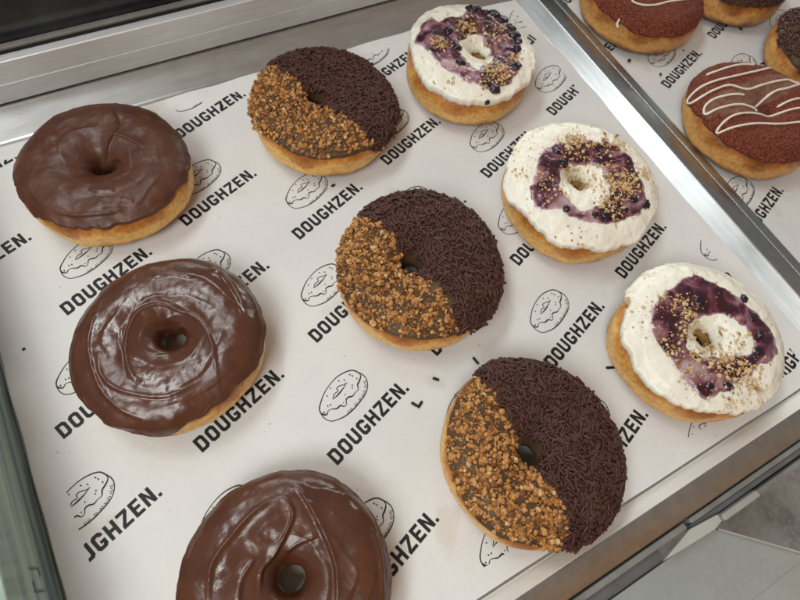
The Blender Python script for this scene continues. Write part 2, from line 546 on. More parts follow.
def letters():
    """condensed grotesque capitals, each a list of convex quads; unit = mm along / across the line"""
    W, H, S, Cc = 5.15, 7.7, 1.62, 1.15

    def q(*p):
        return [list(p)]

    def rect(a, b, c, d):
        return [[(a, c), (b, c), (b, d), (a, d)]]

    def ring(cl):
        # octagonal ring, cl = chamfered corners (bl, br, tr, tl)
        def octo(x0, x1, y0, y1, c):
            P = []
            for k, (x, y, dx, dy) in enumerate(((x0, y0, 1, 1), (x1, y0, -1, 1), (x1, y1, -1, -1), (x0, y1, 1, -1))):
                cc = c if cl[k] else 0
                a, b = (x, y + dy * cc), (x + dx * cc, y)
                P += [a, b] if k in (0, 2) else [b, a]
            return P
        A = octo(0, W, 0, H, Cc)
        B = octo(S, W - S, S, H - S, Cc * .45)
        return [[A[i], A[(i + 1) % 8], B[(i + 1) % 8], B[i]] for i in range(8)]

    L = {}
    L['D'] = ring((0, 1, 1, 0))
    L['O'] = ring((1, 1, 1, 1))
    c2 = Cc * .45
    base = [[(0, Cc), (Cc, 0), (S + c2, S), (S, S + c2)], [(Cc, 0), (W - Cc, 0), (W - S - c2, S), (S + c2, S)],
            [(W - Cc, 0), (W, Cc), (W - S, S + c2), (W - S - c2, S)]]
    L['U'] = base + [[(0, Cc), (S, S + c2), (S, H), (0, H)], [(W - S, S + c2), (W, Cc), (W, H), (W - S, H)]]
    topb = [[(a, H - b) for a, b in reversed(r)] for r in base]
    L['G'] = base + topb + [[(0, Cc), (S, S + c2), (S, H - S - c2), (0, H - Cc)],
                            [(W - S, H * .70), (W, H * .70), (W, H - Cc), (W - S, H - S - c2)],
                            [(W - S, S + c2), (W, Cc), (W, H * .50), (W - S, H * .50)]] + rect(W * .50, W - S, H * .50 - S * .85, H * .50)
    L['H'] = rect(0, S, 0, H) + rect(W - S, W, 0, H) + rect(S, W - S, H / 2 - S / 2, H / 2 + S / 2)
    L['Z'] = rect(0, W, 0, S * .95) + rect(0, W, H - S * .95, H) + [[(0, S * .95), (S * 1.15, S * .95), (W, H - S * .95), (W - S * 1.15, H - S * .95)]]
    L['E'] = rect(0, S, 0, H) + rect(S, W * .92, 0, S * .95) + rect(S, W * .92, H - S * .95, H) + rect(S, W * .82, H / 2 - S * .47, H / 2 + S * .47)
    L['N'] = rect(0, S, 0, H) + rect(W - S, W, 0, H) + [[(S, H), (S, H - S * 1.9), (W - S, 0), (W - S, S * 1.9)]]
    out = []
    x = 0
    for ch in 'DOUGHZEN':
        for p in L[ch]:
            out.append([(a + x, b) for a, b in p])
        x += W * (.92 if ch == 'E' else 1) + 1.24
    out += [[(a + x - .2, b) for a, b in p] for p in rect(0, S * .95, 0, S * .95)]
    return out, x + S * .3


LET, LETW = letters()


def ribbon(pts, wd):
    P = np.array(pts, float)
    T = np.gradient(P, axis=0)
    T /= np.maximum(np.linalg.norm(T, axis=1, keepdims=True), 1e-9)
    N = np.stack([-T[:, 1], T[:, 0]], 1)
    w_ = np.array(wd if np.ndim(wd) else [wd] * len(P))[:, None] * .5
    A, B = P + N * w_, P - N * w_
    return [[tuple(A[i]), tuple(B[i]), tuple(B[i + 1]), tuple(A[i + 1])] for i in range(len(P) - 1)]


def smooth_line(pts, n=4, closed=False):
    P = [np.array(p, float) for p in pts]
    out = []
    m = len(P)
    for i in range(m - 1):
        p0 = P[i - 1] if i > 0 else (P[-2] if closed else P[i])
        p3 = P[i + 2] if i + 2 < m else (P[1] if closed else P[i + 1])
        for k in range(n):
            t = k / n
            out.append(.5 * ((2 * P[i]) + (-p0 + P[i + 1]) * t + (2 * p0 - 5 * P[i] + 4 * P[i + 1] - p3) * t * t + (-p0 + 3 * P[i] - 3 * P[i + 1] + p3) * t ** 3))
    out.append(P[-1])
    return out


def sketch():
    """hand drawn donut emblem: (quads, level) relative to the full stop, mm"""
    out = []
    ol = smooth_line(sk_outl, 4, True)
    out += [(q, 0) for q in ribbon(ol, [.44 + .26 * (1 + math.sin(i * .23 + 2.2)) * .5 for i in range(len(ol))])]
    wv = smooth_line(sk_wave, 4)
    out += [(q, 1) for q in ribbon(wv, [.58 + .24 * math.sin(i * .35) for i in range(len(wv))])]
    out += [(q, 1) for q in ribbon(smooth_line(sk_slash, 3), [.25, .4, .6, .75, .8, .7, .55, .4, .3, .2])]
    out += [(q, 2) for q in ribbon(smooth_line(sk_loop, 3), .44)]
    for k in range(0, len(sk_dots), 2):
        out += [(q, 2) for q in ribbon([sk_dots[k], sk_dots[k + 1]], .55)]
    for k in range(0, len(sk_hatch), 2):
        a, b = np.array(sk_hatch[k]), np.array(sk_hatch[k + 1])
        for s in (-.75, 0, .75):
            d = np.array([s * .7, s * .8])
            out += [(q, 2) for q in ribbon([a + d, a + (b - a) * (.6 + .3 * (s == 0)) + d], .30)]
    return out


SK = sketch()


def clip(poly, nx, ny, c):
    out = []
    for i in range(len(poly)):
        a, b = poly[i], poly[(i + 1) % len(poly)]
        da, db = nx * a[0] + ny * a[1] - c, nx * b[0] + ny * b[1] - c
        if da <= 0:
            out.append(a)
        if (da < 0 < db) or (db < 0 < da):
            t = da / (da - db)
            out.append((a[0] + (b[0] - a[0]) * t, a[1] + (b[1] - a[1]) * t))
    return out


def make_paper(label, rect_, origin, clips, ph, edge):
    x0, x1, y0, y1 = rect_
    step = .003
    nx, ny = int((x1 - x0) / step) + 1, int((y1 - y0) / step) + 1
    V, F, MI = [], [], []
    for j in range(ny + 1):
        for i in range(nx + 1):
            x, y = x0 + (x1 - x0) * i / nx, y0 + (y1 - y0) * j / ny
            ux, uy = x, y
            if i in (0, nx):
                ux += .0006 * mnoise.noise((y * 25, ph, 1)) * (1 if i else 1)
            if j in (0, ny):
                uy += .0005 * mnoise.noise((x * 25, ph, 2))
            V.append((ux, uy, paper_h(x, y, ph, edge)))
    for j in range(ny):
        for i in range(nx):
            a = j * (nx + 1) + i
            F.append((a, a + 1, a + nx + 2, a + nx + 1))
            MI.append(0)
    d = -LLv / np.linalg.norm(LLv)
    nrm = np.array([-d[1], d[0]])
    sc = np.linalg.norm(LLv) / (LETW * .001)

    def put(poly, lv):
        for c in clips:
            poly = clip(poly, *c)
            if len(poly) < 3:
                return
        k = len(V)
        for (x, y) in poly:
            V.append((x, y, paper_h(x, y, ph, edge) + .00012 + .00002 * lv))
        F.append(tuple(range(k, k + len(poly))))
        MI.append(1)
    for i in range(-7, 12):
        for j in range(-9, 10):
            p = np.array(origin) + i * LA + j * LB
            if not (x0 - .08 < p[0] < x1 + .08 and y0 - .05 < p[1] < y1 + .05):
                continue
            for poly in LET:
                # split tall quads so the print follows the sheet
                put([tuple(p + LLv + (d * a + nrm * b) * .001 * sc) for a, b in poly], 0)
            for poly, lv in SK:
                put([tuple(p + np.array(a) * .001) for a in poly], lv)
    o = mesh('baking_paper', V, F, [M['paper'], M['ink']], None, True, MI)
    return tag(o, label, 'paper', 'printed sheets lining the trays')


PO = np.array([70.35323, 287.96601]) / 1000
make_paper('white baking paper printed with black lettering and donut sketches, under the nine donuts',
           (-0.1088, 0.3046, -0.0443, 0.3040), PO,
           [(-1, -.025, 0.0956), (0, 1, 0.2935), (0, -1, 0.0345), (1, -.015, .2915)], 0.0, (-.1088, .3046, -.0443, .304))
make_paper('printed baking paper in the right-hand tray, under the white-drizzled donuts',
           (0.3385, 0.62, -0.0443, 0.3040), np.array([.4152, .1937]),
           [(-1, 0, -0.3400), (0, 1, 0.2935), (0, -1, 0.0345), (1, 0, .61)], 4.0, None)


# ================================================================== DONUTS
NT = 420


def sgnpow(v, e):
    return np.sign(v) * np.abs(v) ** e


class Donut:
    def __init__(self, R_tab, top_tab, hole, rh=.006, zc=.0128, bt=.0152, bb=.0128, seed=0, nt=2.65):
        self.th = np.linspace(0, 2 * math.pi, NT, endpoint=False)
        top = self.tab(top_tab) * .001
        R = self.tab(R_tab) * .001 if R_tab else top + .0012
        self.top = np.minimum(top, R + .003)
        self.R, self.hole, self.rh = R, np.array(hole) * .001, rh
        self.zc, self.bt, self.bb, self.seed, self.nt = zc, bt, bb, seed, nt
        s = np.array([[math.cos(t), math.sin(t), 0] for t in self.th])
        self.R = self.R * (1 + .008 * fbm(s, 2.2, 2, seed))

    def tab(self, tb):
        a = sorted((math.radians(d) % (2 * math.pi), r) for d, r in tb.items())
        A = np.array([x for x, _ in a])
        B = np.array([y for _, y in a], float)
        A = np.concatenate([A[-2:] - 2 * math.pi, A, A[:2] + 2 * math.pi])
        B = np.concatenate([B[-2:], B, B[:2]])
        r = np.interp(self.th, A, B)
        k = np.exp(-np.linspace(-2, 2, 25) ** 2)
        k /= k.sum()
        return np.convolve(np.concatenate([r[-12:], r, r[:12]]), k, 'valid')

    def grid(self, PHI):
        """PHI (NT, nphi) -> points (NT, nphi, 3)"""
        R, rh = self.R[:, None], self.rh
        rc, a = (R + rh) / 2, (R - rh) / 2
        c, s = np.cos(PHI), np.sin(PHI)
        nn = np.where(s > 0, self.nt, 2.5)
        r = rc + a * sgnpow(c, 2 / nn)
        z = self.zc + np.where(s > 0, self.bt, self.bb) * sgnpow(s, 2 / nn)
        wgt = np.clip((r - rh) / (R - rh), 0, 1)
        th = self.th[:, None]
        X = self.hole[0] * (1 - wgt) + r * np.cos(th)
        Y = self.hole[1] * (1 - wgt) + r * np.sin(th)
        return np.stack([X, Y, z], -1)

    def edge_phi(self, t, jitter=.05, fr=3.0, drop=.40):
        R, rh = self.R, self.rh
        rc, a = (R + rh) / 2, (R - rh) / 2
        c = np.clip((self.top - t - rc) / a, .70, .985) ** (self.nt / 2)
        ph = np.arccos(np.clip(c, -1, 1))
        s = np.array([[math.cos(x), math.sin(x), 0] for x in self.th])
        return np.clip(ph - drop + jitter * fbm(s, fr, 3, self.seed + 5), -.16, 1.1)


def normals(G):
    du = np.roll(G, -1, 0) - np.roll(G, 1, 0)
    dv = np.gradient(G, axis=1)
    n = np.cross(du, dv)
    n /= np.maximum(np.linalg.norm(n, axis=2, keepdims=True), 1e-12)
    return n


def grid_faces(nt, nv, closed_v=False):
    F = []
    for i in range(nt):
        j = (i + 1) % nt
        for k in range(nv if closed_v else nv - 1):
            l = (k + 1) % nv
            F.append((i * nv + k, j * nv + k, j * nv + l, i * nv + l))
    return F


def line_dist(XY, pts):
    """signed distance to polyline (sign: left/right of the nearest piece), and end taper"""
    P = np.array(smooth_line(pts, 5)) * .001
    best = np.full(len(XY), 1e9)
    sg = np.zeros(len(XY))
    tp = np.zeros(len(XY))
    m = len(P) - 1
    for i in range(m):
        a, d = P[i], P[i + 1] - P[i]
        L2 = d @ d + 1e-12
        t = np.clip(((XY - a) @ d) / L2, 0, 1)
        v = XY - (a + t[:, None] * d)
        ds = np.hypot(v[:, 0], v[:, 1])
        u = ds < best
        best[u] = ds[u]
        sg[u] = np.sign(d[0] * v[u, 1] - d[1] * v[u, 0])
        s = (i + t[u]) / m
        tp[u] = np.clip(np.minimum(s, 1 - s) * 5, 0, 1)
    return best, sg, tp


def poly_sd(XY, pts):
    """signed distance to polygon, negative inside (metres)"""
    P = np.array(pts, float) * .001
    best = np.full(len(XY), 1e9)
    inside = np.zeros(len(XY), bool)
    for i in range(len(P)):
        a, b = P[i], P[(i + 1) % len(P)]
        d = b - a
        t = np.clip(((XY - a) @ d) / (d @ d + 1e-15), 0, 1)
        v = XY - (a + t[:, None] * d)
        best = np.minimum(best, np.hypot(v[:, 0], v[:, 1]))
        cond = ((a[1] > XY[:, 1]) != (b[1] > XY[:, 1]))
        xi = d[0] * (XY[:, 1] - a[1]) / (d[1] if abs(d[1]) > 1e-15 else 1e-15) + a[0]
        inside ^= cond & (XY[:, 0] < xi)
    return np.where(inside, -best, best)


def build_dough(D, root, mat):
    nv = 72
    PHI = np.linspace(0, 2 * math.pi, nv, endpoint=False)[None, :] * np.ones((NT, 1))
    G = D.grid(PHI)
    N = np.cross(np.roll(G, -1, 0) - np.roll(G, 1, 0), np.roll(G, -1, 1) - np.roll(G, 1, 1))
    N /= np.maximum(np.linalg.norm(N, axis=2, keepdims=True), 1e-12)
    if (N[0, 0] @ np.array([math.cos(D.th[0]), math.sin(D.th[0]), 0])) < 0:
        N = -N
    f = fbm(G.reshape(-1, 3), 70, 2, D.seed).reshape(NT, nv)
    f2 = fbm(G.reshape(-1, 3), 240, 2, D.seed + 3).reshape(NT, nv)
    # slight crease along the proof line
    zz = G[..., 2]
    crease = -.0007 * np.exp(-((zz - .0125) / .0026) ** 2)
    G = G + N * (.00055 * f + .00012 * f2 + crease)[..., None]
    G[..., 2] = np.maximum(G[..., 2], 0)
    return mesh('dough', G.reshape(-1, 3), grid_faces(NT, nv, True), mat, root)


class Shell:
    """a coat over the upper part of a donut; keeps its points for placing toppings"""

    def __init__(self, D, t, nv=110, phi_in=3.45, jitter=.05, fr=3.0, lump=(60, .0002), fine=(200, .00008), ridges=(), lip=.0010,
                 swirl=0.0, in_jit=.12, drop=.40):
        e = D.edge_phi(t, jitter, fr, drop)
        s = np.array([[math.cos(x), math.sin(x), 0] for x in D.th])
        pin = phi_in + in_jit * fbm(s, 1.6, 2, D.seed + 9)
        u = np.linspace(0, 1, nv) ** 1.12
        PHI = e[:, None] + (pin - e)[:, None] * u[None, :]
        G = D.grid(PHI)
        N = normals(G)
        k = int(nv * .5)
        if N[0, k, 2] < 0:
            N = -N
        seg = np.linalg.norm(np.diff(G, axis=1), axis=2)
        arc = np.concatenate([np.zeros((NT, 1)), np.cumsum(seg, 1)], 1)
        arc2 = arc[:, -1:] - arc
        prof = (1 - np.exp(-arc / lip)) * (1 + .30 * np.exp(-((arc - 2.2 * lip) / (1.4 * lip)) ** 2))
        prof *= (1 - np.exp(-arc2 / lip))
        P = G.reshape(-1, 3)
        disp = t * prof + (lump[1] * fbm(P, lump[0], 2, D.seed + 1)).reshape(NT, nv) * prof
        disp += (fine[1] * fbm(P, fine[0], 2, D.seed + 2)).reshape(NT, nv) * prof
        rho = np.hypot(P[:, 0] - D.hole[0] * .6, P[:, 1] - D.hole[1] * .6)
        if swirl:
            ang = np.arctan2(P[:, 1], P[:, 0])
            wv = rho / .0085 + .55 * fbm(P, 45, 2, D.seed + 4) + ang / (2 * math.pi)
            fr_ = wv - np.floor(wv)
            st = np.where(fr_ < .86, (fr_ / .86) ** 1.6, (1 - fr_) / .14)
            amp = np.clip(.5 + 1.4 * fbm(P, 38, 1, D.seed + 6), 0, 1)
            disp += (swirl * (st - .4) * amp).reshape(NT, nv) * prof
        rd = np.zeros(len(P))
        upm = (P[:, 2] > D.zc).astype(float)
        for (pts, h, wd) in ridges:
            d_, sg, tp = line_dist(P[:, :2], pts)
            rd += upm * tp * (h * np.exp(-(d_ / wd) ** 2) + .55 * h * sg * np.tanh(d_ / (wd * .6)) * np.exp(-(d_ / (3.4 * wd)) ** 2))
        disp += rd.reshape(NT, nv) * prof
        disp += -.0004 * np.exp(-arc / .0004) - .0004 * np.exp(-arc2 / .0004)
        self.G = G + N * disp[..., None]
        N2 = normals(self.G)
        if N2[0, k, 2] < 0:
            N2 = -N2
        self.N, self.nv, self.D, self.arc = N2, nv, D, arc
        self.F = grid_faces(NT, nv)
        self.P = self.G.reshape(-1, 3)
        self.NN = N2.reshape(-1, 3)
        a1 = np.linalg.norm(np.cross(np.roll(self.G, -1, 0) - self.G, np.gradient(self.G, axis=1)), axis=2)
        self.A = a1.reshape(-1)

    def build(self, name, mat, root):
        self.obj = mesh(name, self.P, self.F, mat, root)
        return self.obj

    def nearest(self, x, y):
        d = (self.P[:, 0] - x) ** 2 + (self.P[:, 1] - y) ** 2 + np.where(self.NN[:, 2] < .15, 1, 0)
        i = int(np.argmin(d))
        return i

    def sample(self, mask, n):
        p = self.A * mask
        p = p / p.sum()
        return RNG.choice(len(p), n, p=p)


# ---- small toppings
def capsule(length, rad, bend, sides=7):
    V, F = [], []
    st = [(-.5, .35), (-.46, .8), (-.38, 1.0), (-.1, 1.03), (.2, .98), (.38, 1.0), (.46, .8), (.5, .35)]
    for (s, r) in st:
        for k in range(sides):
            a = 2 * math.pi * k / sides
            V.append((s * length, math.cos(a) * r * rad, math.sin(a) * r * rad + bend * (s * s - .1) * length))
    m = len(st)
    for i in range(m - 1):
        for k in range(sides):
            l = (k + 1) % sides
            F.append((i * sides + k, i * sides + l, (i + 1) * sides + l, (i + 1) * sides + k))
    F.append(tuple(range(sides - 1, -1, -1)))
    F.append(tuple(range((m - 1) * sides, m * sides)))
    return np.array(V), F


def ico():
    t = (1 + 5 ** .5) / 2
    V = [(-1, t, 0), (1, t, 0), (-1, -t, 0), (1, -t, 0), (0, -1, t), (0, 1, t), (0, -1, -t), (0, 1, -t), (t, 0, -1), (t, 0, 1), (-t, 0, -1), (-t, 0, 1)]
    F = [(0, 11, 5), (0, 5, 1), (0, 1, 7), (0, 7, 10), (0, 10, 11), (1, 5, 9), (5, 11, 4), (11, 10, 2), (10, 7, 6), (7, 1, 8),
         (3, 9, 4), (3, 4, 2), (3, 2, 6), (3, 6, 8), (3, 8, 9), (4, 9, 5), (2, 4, 11), (6, 2, 10), (8, 6, 7), (9, 8, 1)]
    V = [np.array(v) / np.linalg.norm(v) for v in V]
    return V, F


def subdiv(V, F):
    V = list(V)
    cache = {}

    def mid(a, b):
        k = (min(a, b), max(a, b))
        if k not in cache:
            m = V[a] + V[b]
            V.append(m / np.linalg.norm(m))
            cache[k] = len(V) - 1
        return cache[k]
    out = []
    for a, b, c in F:
        x, y, z = mid(a, b), mid(b, c), mid(c, a)
        out += [(a, x, z), (b, y, x), (c, z, y), (x, y, z)]
    return V, out


IV, IF = ico()
IV1, IF1 = subdiv(IV, IF)
IV2, IF2 = subdiv(IV1, IF1)


def crumb_shape(seed, amp=.35):
    r = np.random.default_rng(seed)
    S = np.array([1 + .25 * r.standard_normal(), 1 + .25 * r.standard_normal(), .75 + .15 * r.standard_normal()])
    S = np.clip(S, .5, 1.5)
    return np.array([np.array(v) * S * (1 + amp * mnoise.noise(Vector(v) * 1.6 + Vector((seed * 3.7, 0, 0))) + amp * .5 * r.uniform(-1, 1)) for v in IV1]), IF1


CRUMBS = [crumb_shape(s) for s in range(9)]
SPRK = [capsule(.0052, .00066, .06), capsule(.0057, .00068, -.05), capsule(.0042, .00064, .12), capsule(.0029, .00066, 0.0)]


def frame(n, tdir):
    n = n / np.linalg.norm(n)
    t = tdir - n * (tdir @ n)
    t /= max(np.linalg.norm(t), 1e-9)
    return np.stack([t, np.cross(n, t), n], 1)


def rot_quat(Rm):
    return Matrix(Rm.tolist()).to_quaternion()


MESHCACHE = {}


def shared(name, key, V, F, mat, smooth):
    k = (name, key, mat.name)
    if k not in MESHCACHE:
        me = bpy.data.meshes.new(name)
        me.from_pydata([tuple(map(float, v)) for v in V], [], F)
        me.materials.append(mat)
        me.polygons.foreach_set('use_smooth', np.full(len(me.polygons), smooth))
        me.update()
        MESHCACHE[k] = me
    return MESHCACHE[k]


def toppings(root, part, stuff, items, smooth, nparts=100):
    """items: (key, V, F, material, pos, R(3x3), scale, rank). The nparts that show largest are parts, the rest one stuff part"""
    items = sorted(items, key=lambda a: -a[7])
    for (key, V, F, mt, pos, Rm, sc, _) in items[:nparts]:
        o = bpy.data.objects.new(part, shared(part, key, V, F, mt, smooth))
        link(o, root)
        o.location = pos
        o.rotation_mode = 'QUATERNION'
        o.rotation_quaternion = rot_quat(Rm)
        o.scale = (sc, sc, sc)
    rest = items[nparts:]
    if rest:
        mats = []
        g = Geo()
        for (key, V, F, mt, pos, Rm, sc, _) in rest:
            if mt not in mats:
                mats.append(mt)
            g.add((V * sc) @ Rm.T + pos, F, mats.index(mt))
        o = g.build(stuff, mats, root, smooth)
        o['kind'] = 'stuff'


def sprinkle_items(sh, mask, n):
    out = []
    for layer, (cnt, off) in enumerate(((int(n * .55), .0003), (int(n * .45), .0012))):
        for i in sh.sample(mask, cnt):
            p, nn = sh.P[i], sh.NN[i]
            tilt = RNG.standard_normal(3) * (.12 if layer == 0 else .22)
            a = RNG.uniform(0, 2 * math.pi)
            Rm = frame(nn + tilt, np.array([math.cos(a), math.sin(a), RNG.uniform(-.3, .3)]))
            k = RNG.integers(0, len(SPRK))
            sc = RNG.uniform(.80, 1.16)
            pos = p + nn * (off + RNG.uniform(0, .0005))
            out.append((('s', int(k)), SPRK[k][0], SPRK[k][1], M['sprinkle'], pos, Rm, sc, layer * 10 + nn[2] * sc))
    return out


def crumb_items(sh, mask, n, mats, wts, lo, hi, off=.3):
    out = []
    for i in sh.sample(mask, n):
        p, nn = sh.P[i], sh.NN[i]
        a = RNG.standard_normal(3)
        Rm = frame(nn + RNG.standard_normal(3) * .5, a)
        k = int(RNG.integers(0, len(CRUMBS)))
        r = lo + (hi - lo) * RNG.random() ** 2.6
        mt = M[mats[RNG.choice(len(mats), p=wts)]]
        out.append((('c', k), CRUMBS[k][0], CRUMBS[k][1], mt, p + nn * r * (off + RNG.uniform(0, .8)), Rm, r, r * (1 if nn[2] > .3 else .3)))
    return out


c1_r = [
    ([(-9.5, -1.2), (-5.2, 2.2), (2.4, 3.1), (8.9, -2.6), (12.0, -10.6)], 0.0012, 0.0011),
    ([(2.4, 3.1), (9.8, 9.7), (15.6, 15.2), (15.6, 29.6)], 0.0009, 0.0009),
    ([(-11.3, -22.4), (-5.8, -25.8), (1.3, -28.4)], 0.0008, 0.0009),
    ([(-31.2, -25.8), (-20.8, -33.9), (-9.4, -38.2), (0.4, -40.0)], 0.0008, 0.001),
    ([(10.3, 11.5), (15.9, 7.1), (24.4, -6.3)], 0.0008, 0.0009),
    ([(2.3, -33.8), (7.6, -38.0)], 0.0006, 0.0009),
]
c2_r = [
    ([(11.9, -38.5), (17.4, -19.0), (18.3, -6.8), (16.2, 2.9), (10.0, 11.4), (2.8, 17.1), (-6.9, 17.4), (-14.1, 11.2), (-19.0, 1.0), (-20.7, -10.3), (-18.2, -18.5), (-10.8, -24.2)], 0.0009, 0.0008),
    ([(-6.8, 6.5), (1.6, 7.8), (9.3, 4.1), (11.1, -1.1)], 0.0008, 0.0008),
    ([(-17.5, 32.4), (-26.1, 23.4), (-32.7, 11.8), (-34.7, -1.4), (-34.0, -13.5), (-29.4, -25.3), (-21.0, -35.2)], 0.0008, 0.0009),
    ([(-42.3, -11.2), (-37.3, -25.0), (-26.0, -35.5)], 0.0007, 0.0008),
    ([(30.2, 25.9), (34.4, 21.5), (37.2, 8.5), (37.7, -9.7)], 0.0008, 0.0009),
    ([(-30.5, 4.6), (-32.1, -6.6), (-28.3, -16.3), (-19.3, -24.7), (-7.8, -30.5), (6.3, -29.8)], 0.0007, 0.0008),
    ([(3.8, 31.3), (12.5, 29.5), (23.1, 22.2)], 0.0006, 0.0009),
]
c3_r = [
    ([(-12.7, -1.4), (-10.0, 5.2), (-7.0, 9.0), (0.0, 12.2), (8.9, 17.4), (13.3, 22.4), (11.8, 29.2), (5.1, 31.3)], 0.0009, 0.0008),
    ([(15.9, 31.7), (19.0, 28.5), (20.7, 18.5), (21.2, 6.5), (20.5, -4.5), (16.9, -13.5), (13.8, -18.5)], 0.0009, 0.0009),
    ([(3.6, 10.3), (11.0, 10.5), (19.0, 8.4)], 0.0007, 0.0008),
    ([(-30.3, 5.7), (-24.3, 18.4), (-15.0, 24.5), (-2.9, 29.6), (8.1, 31.2)], 0.0008, 0.0009),
    ([(38.8, 1.4), (37.2, -10.7), (30.6, -26.4)], 0.0007, 0.0008),
    ([(-20.3, 0.2), (-15.7, 8.3), (-7.9, 13.7)], 0.0007, 0.0008),
]
BD = dict(
    spr1=[(-20.7, 35.7), (-10.7, 16.8), (-8.2, -1.3), (1.6, -17.7), (10.9, -39.7), (9.5, -54.1)],
    spr2=[(-18.4, 38.4), (-10.6, 19.7), (-8.8, 9.1), (-9.3, -3.0), (-1.6, -23.3), (-1.7, -32.9), (-5.3, -50.0)],
    spr3=[(-7.3, 44.9), (-6.6, 16.5), (-7.6, 1.2), (-6.0, -14.9), (-5.0, -24.8), (-13.4, -41.1)],
)
BLT = dict(
    blu1=([(-32.3, 23.3), (-22.2, 32.4), (-12.8, 34.4), (-10.6, 28.0), (-2.3, 29.3), (6.1, 26.1), (18.8, 32.6), (24.5, 30.5), (31.6, 22.1), (35.5, 11.5), (36.3, -3.3), (30.1, -14.0), (20.2, -24.9), (18.2, -30.3), (6.8, -39.9), (-1.9, -40.3), (-10.1, -42.9), (-15.8, -36.6), (-21.6, -30.3), (-28.1, -19.7), (-32.0, -10.1), (-32.4, 0.2), (-35.1, 9.6), (-35.2, 18.0)],
        [(-5.7, 6.5), (4.0, 11.4), (11.2, 6.4), (12.3, -2.7), (7.1, -13.4), (0.2, -19.0), (-9.5, -21.2), (-12.0, -12.0), (-11.6, -1.8)],
        [(17.1, 29.8), (21.2, 29.4), (23.7, 23.5), (30.8, 20.8), (32.0, 11.7), (31.6, 2.9), (32.3, -4.0), (31.0, -10.0), (24.3, -16.0), (-8.6, -40.5), (16.1, -28.4), (-12.6, 0.7), (-17.0, -12.1), (-11.6, 16.3)],
        [(4.1, 15.2, 7.5, 22), (20.2, 2.5, 7.5, 20), (1.0, -29.8, 7.5, 40), (-21.8, 8.1, 5.6, 20), (16.7, -23.8, 3.1, 8), (-26.7, -16.7, 10.0, 6), (-11.9, -34.6, 5.0, 5)]),
    blu2=([(-21.7, 25.8), (-13.2, 27.8), (-3.8, 29.4), (5.8, 25.3), (18.5, 22.1), (27.6, 17.1), (32.4, 9.2), (34.2, 0.4), (32.1, -8.9), (28.2, -20.3), (23.5, -31.1), (14.1, -37.3), (0.5, -36.2), (-12.6, -32.2), (-22.4, -26.7), (-29.0, -19.7), (-30.1, -13.1), (-38.1, -10.5), (-43.1, -5.2), (-38.4, 7.2), (-27.9, 15.4)],
        [(-11.3, 10.2), (-1.4, 12.5), (8.7, 9.2), (13.5, 1.6), (11.5, -6.4), (2.0, -17.2), (-8.1, -21.0), (-18.3, -18.5), (-22.3, -10.5), (-21.1, -0.5)],
        [(-27.7, -15.2), (-13.8, -24.6), (-5.9, 23.5), (-7.7, 15.3), (-8.6, -27.0), (21.3, -31.2), (5.9, -29.4), (15.5, -25.4)],
        [(5.7, 23.5, 9.6, 35), (14.7, -11.7, 9.6, 55), (-4.7, 12.2, 6.4, 10), (-27.6, 2.8, 9.6, 14), (-0.7, -25.9, 8.0, 25), (19.4, 10.7, 11.2, 18), (34.4, -13.8, 4.0, 8), (34.8, 10.9, 4.8, 6), (-34.1, -38.4, 9.6, 4), (-33.2, 20.3, 4.8, 3), (-0.6, 3.8, 9.6, 10), (17.1, -19.2, 4.8, 15)]),
    blu3=([(-21.3, 25.1), (-7.5, 29.7), (10.3, 32.7), (19.5, 28.4), (25.2, 17.5), (30.1, 6.0), (33.1, -4.5), (33.5, -14.7), (28.2, -25.0), (19.0, -28.9), (10.1, -27.6), (-1.3, -28.9), (-16.4, -29.3), (-27.0, -27.9), (-31.0, -21.9), (-31.5, -11.9), (-31.5, -3.8), (-31.9, 6.7), (-32.4, 13.2)],
        [(-5.8, 8.8), (4.6, 9.3), (14.5, 3.4), (20.8, -6.3), (18.0, -15.7), (10.5, -19.4), (-2.8, -14.9), (-12.3, -9.2), (-16.0, -1.1)],
        [(31.7, 6.3), (27.3, -5.0), (23.5, -14.1), (16.4, -21.3), (-22.1, -22.5), (-12.2, -27.5), (-0.7, 17.4), (6.0, 16.4)],
        [(-3.8, 15.6, 7.0, 25), (-2.4, -23.1, 10.0, 45), (-24.7, 0.2, 8.0, 12), (-27.9, -11.4, 6.0, 8), (-10.7, 23.4, 6.0, 6), (6.3, -8.7, 12.0, 14), (-11.9, 6.6, 5.0, 8), (-0.7, -33.9, 8.0, 5), (-14.0, -35.0, 6.0, 4), (-15.7, -16.4, 10.0, 14), (-25.0, 28.0, 12.0, 5)]),
)
R1L = [
    [(-18.0, 38.9), (-6.4, 37.8), (10.5, 35.9), (22.9, 31.4)],
    [(32.9, 24.4), (23.4, 24.6), (6.3, 26.6), (-12.0, 29.3), (-30.0, 31.9), (-38.7, 29.7), (-39.3, 25.3), (-28.1, 24.2), (-13.5, 22.8), (-2.7, 14.9), (12.3, 13.4), (26.7, 11.1), (34.8, 9.5), (38.7, 6.2), (42.1, 3.6), (28.3, 3.3), (18.1, 5.1), (8.1, 4.5), (-2.6, 2.0)],
    [(-8.4, 11.4), (-18.2, 15.4), (-31.8, 17.7), (-39.6, 16.4), (-43.3, 11.2), (-34.7, 9.8), (-20.1, 6.4), (-9.4, 1.0), (-6.9, -2.3)],
    [(9.8, -5.4), (23.1, -6.3), (33.0, -9.3)],
    [(26.2, -15.7), (12.6, -11.8), (-0.5, -8.6), (-15.7, -3.1), (-30.4, 0.2), (-41.9, -1.5), (-46.0, -4.7), (-37.4, -7.1), (-19.8, -12.0), (-3.9, -18.8), (16.2, -25.1)],
]
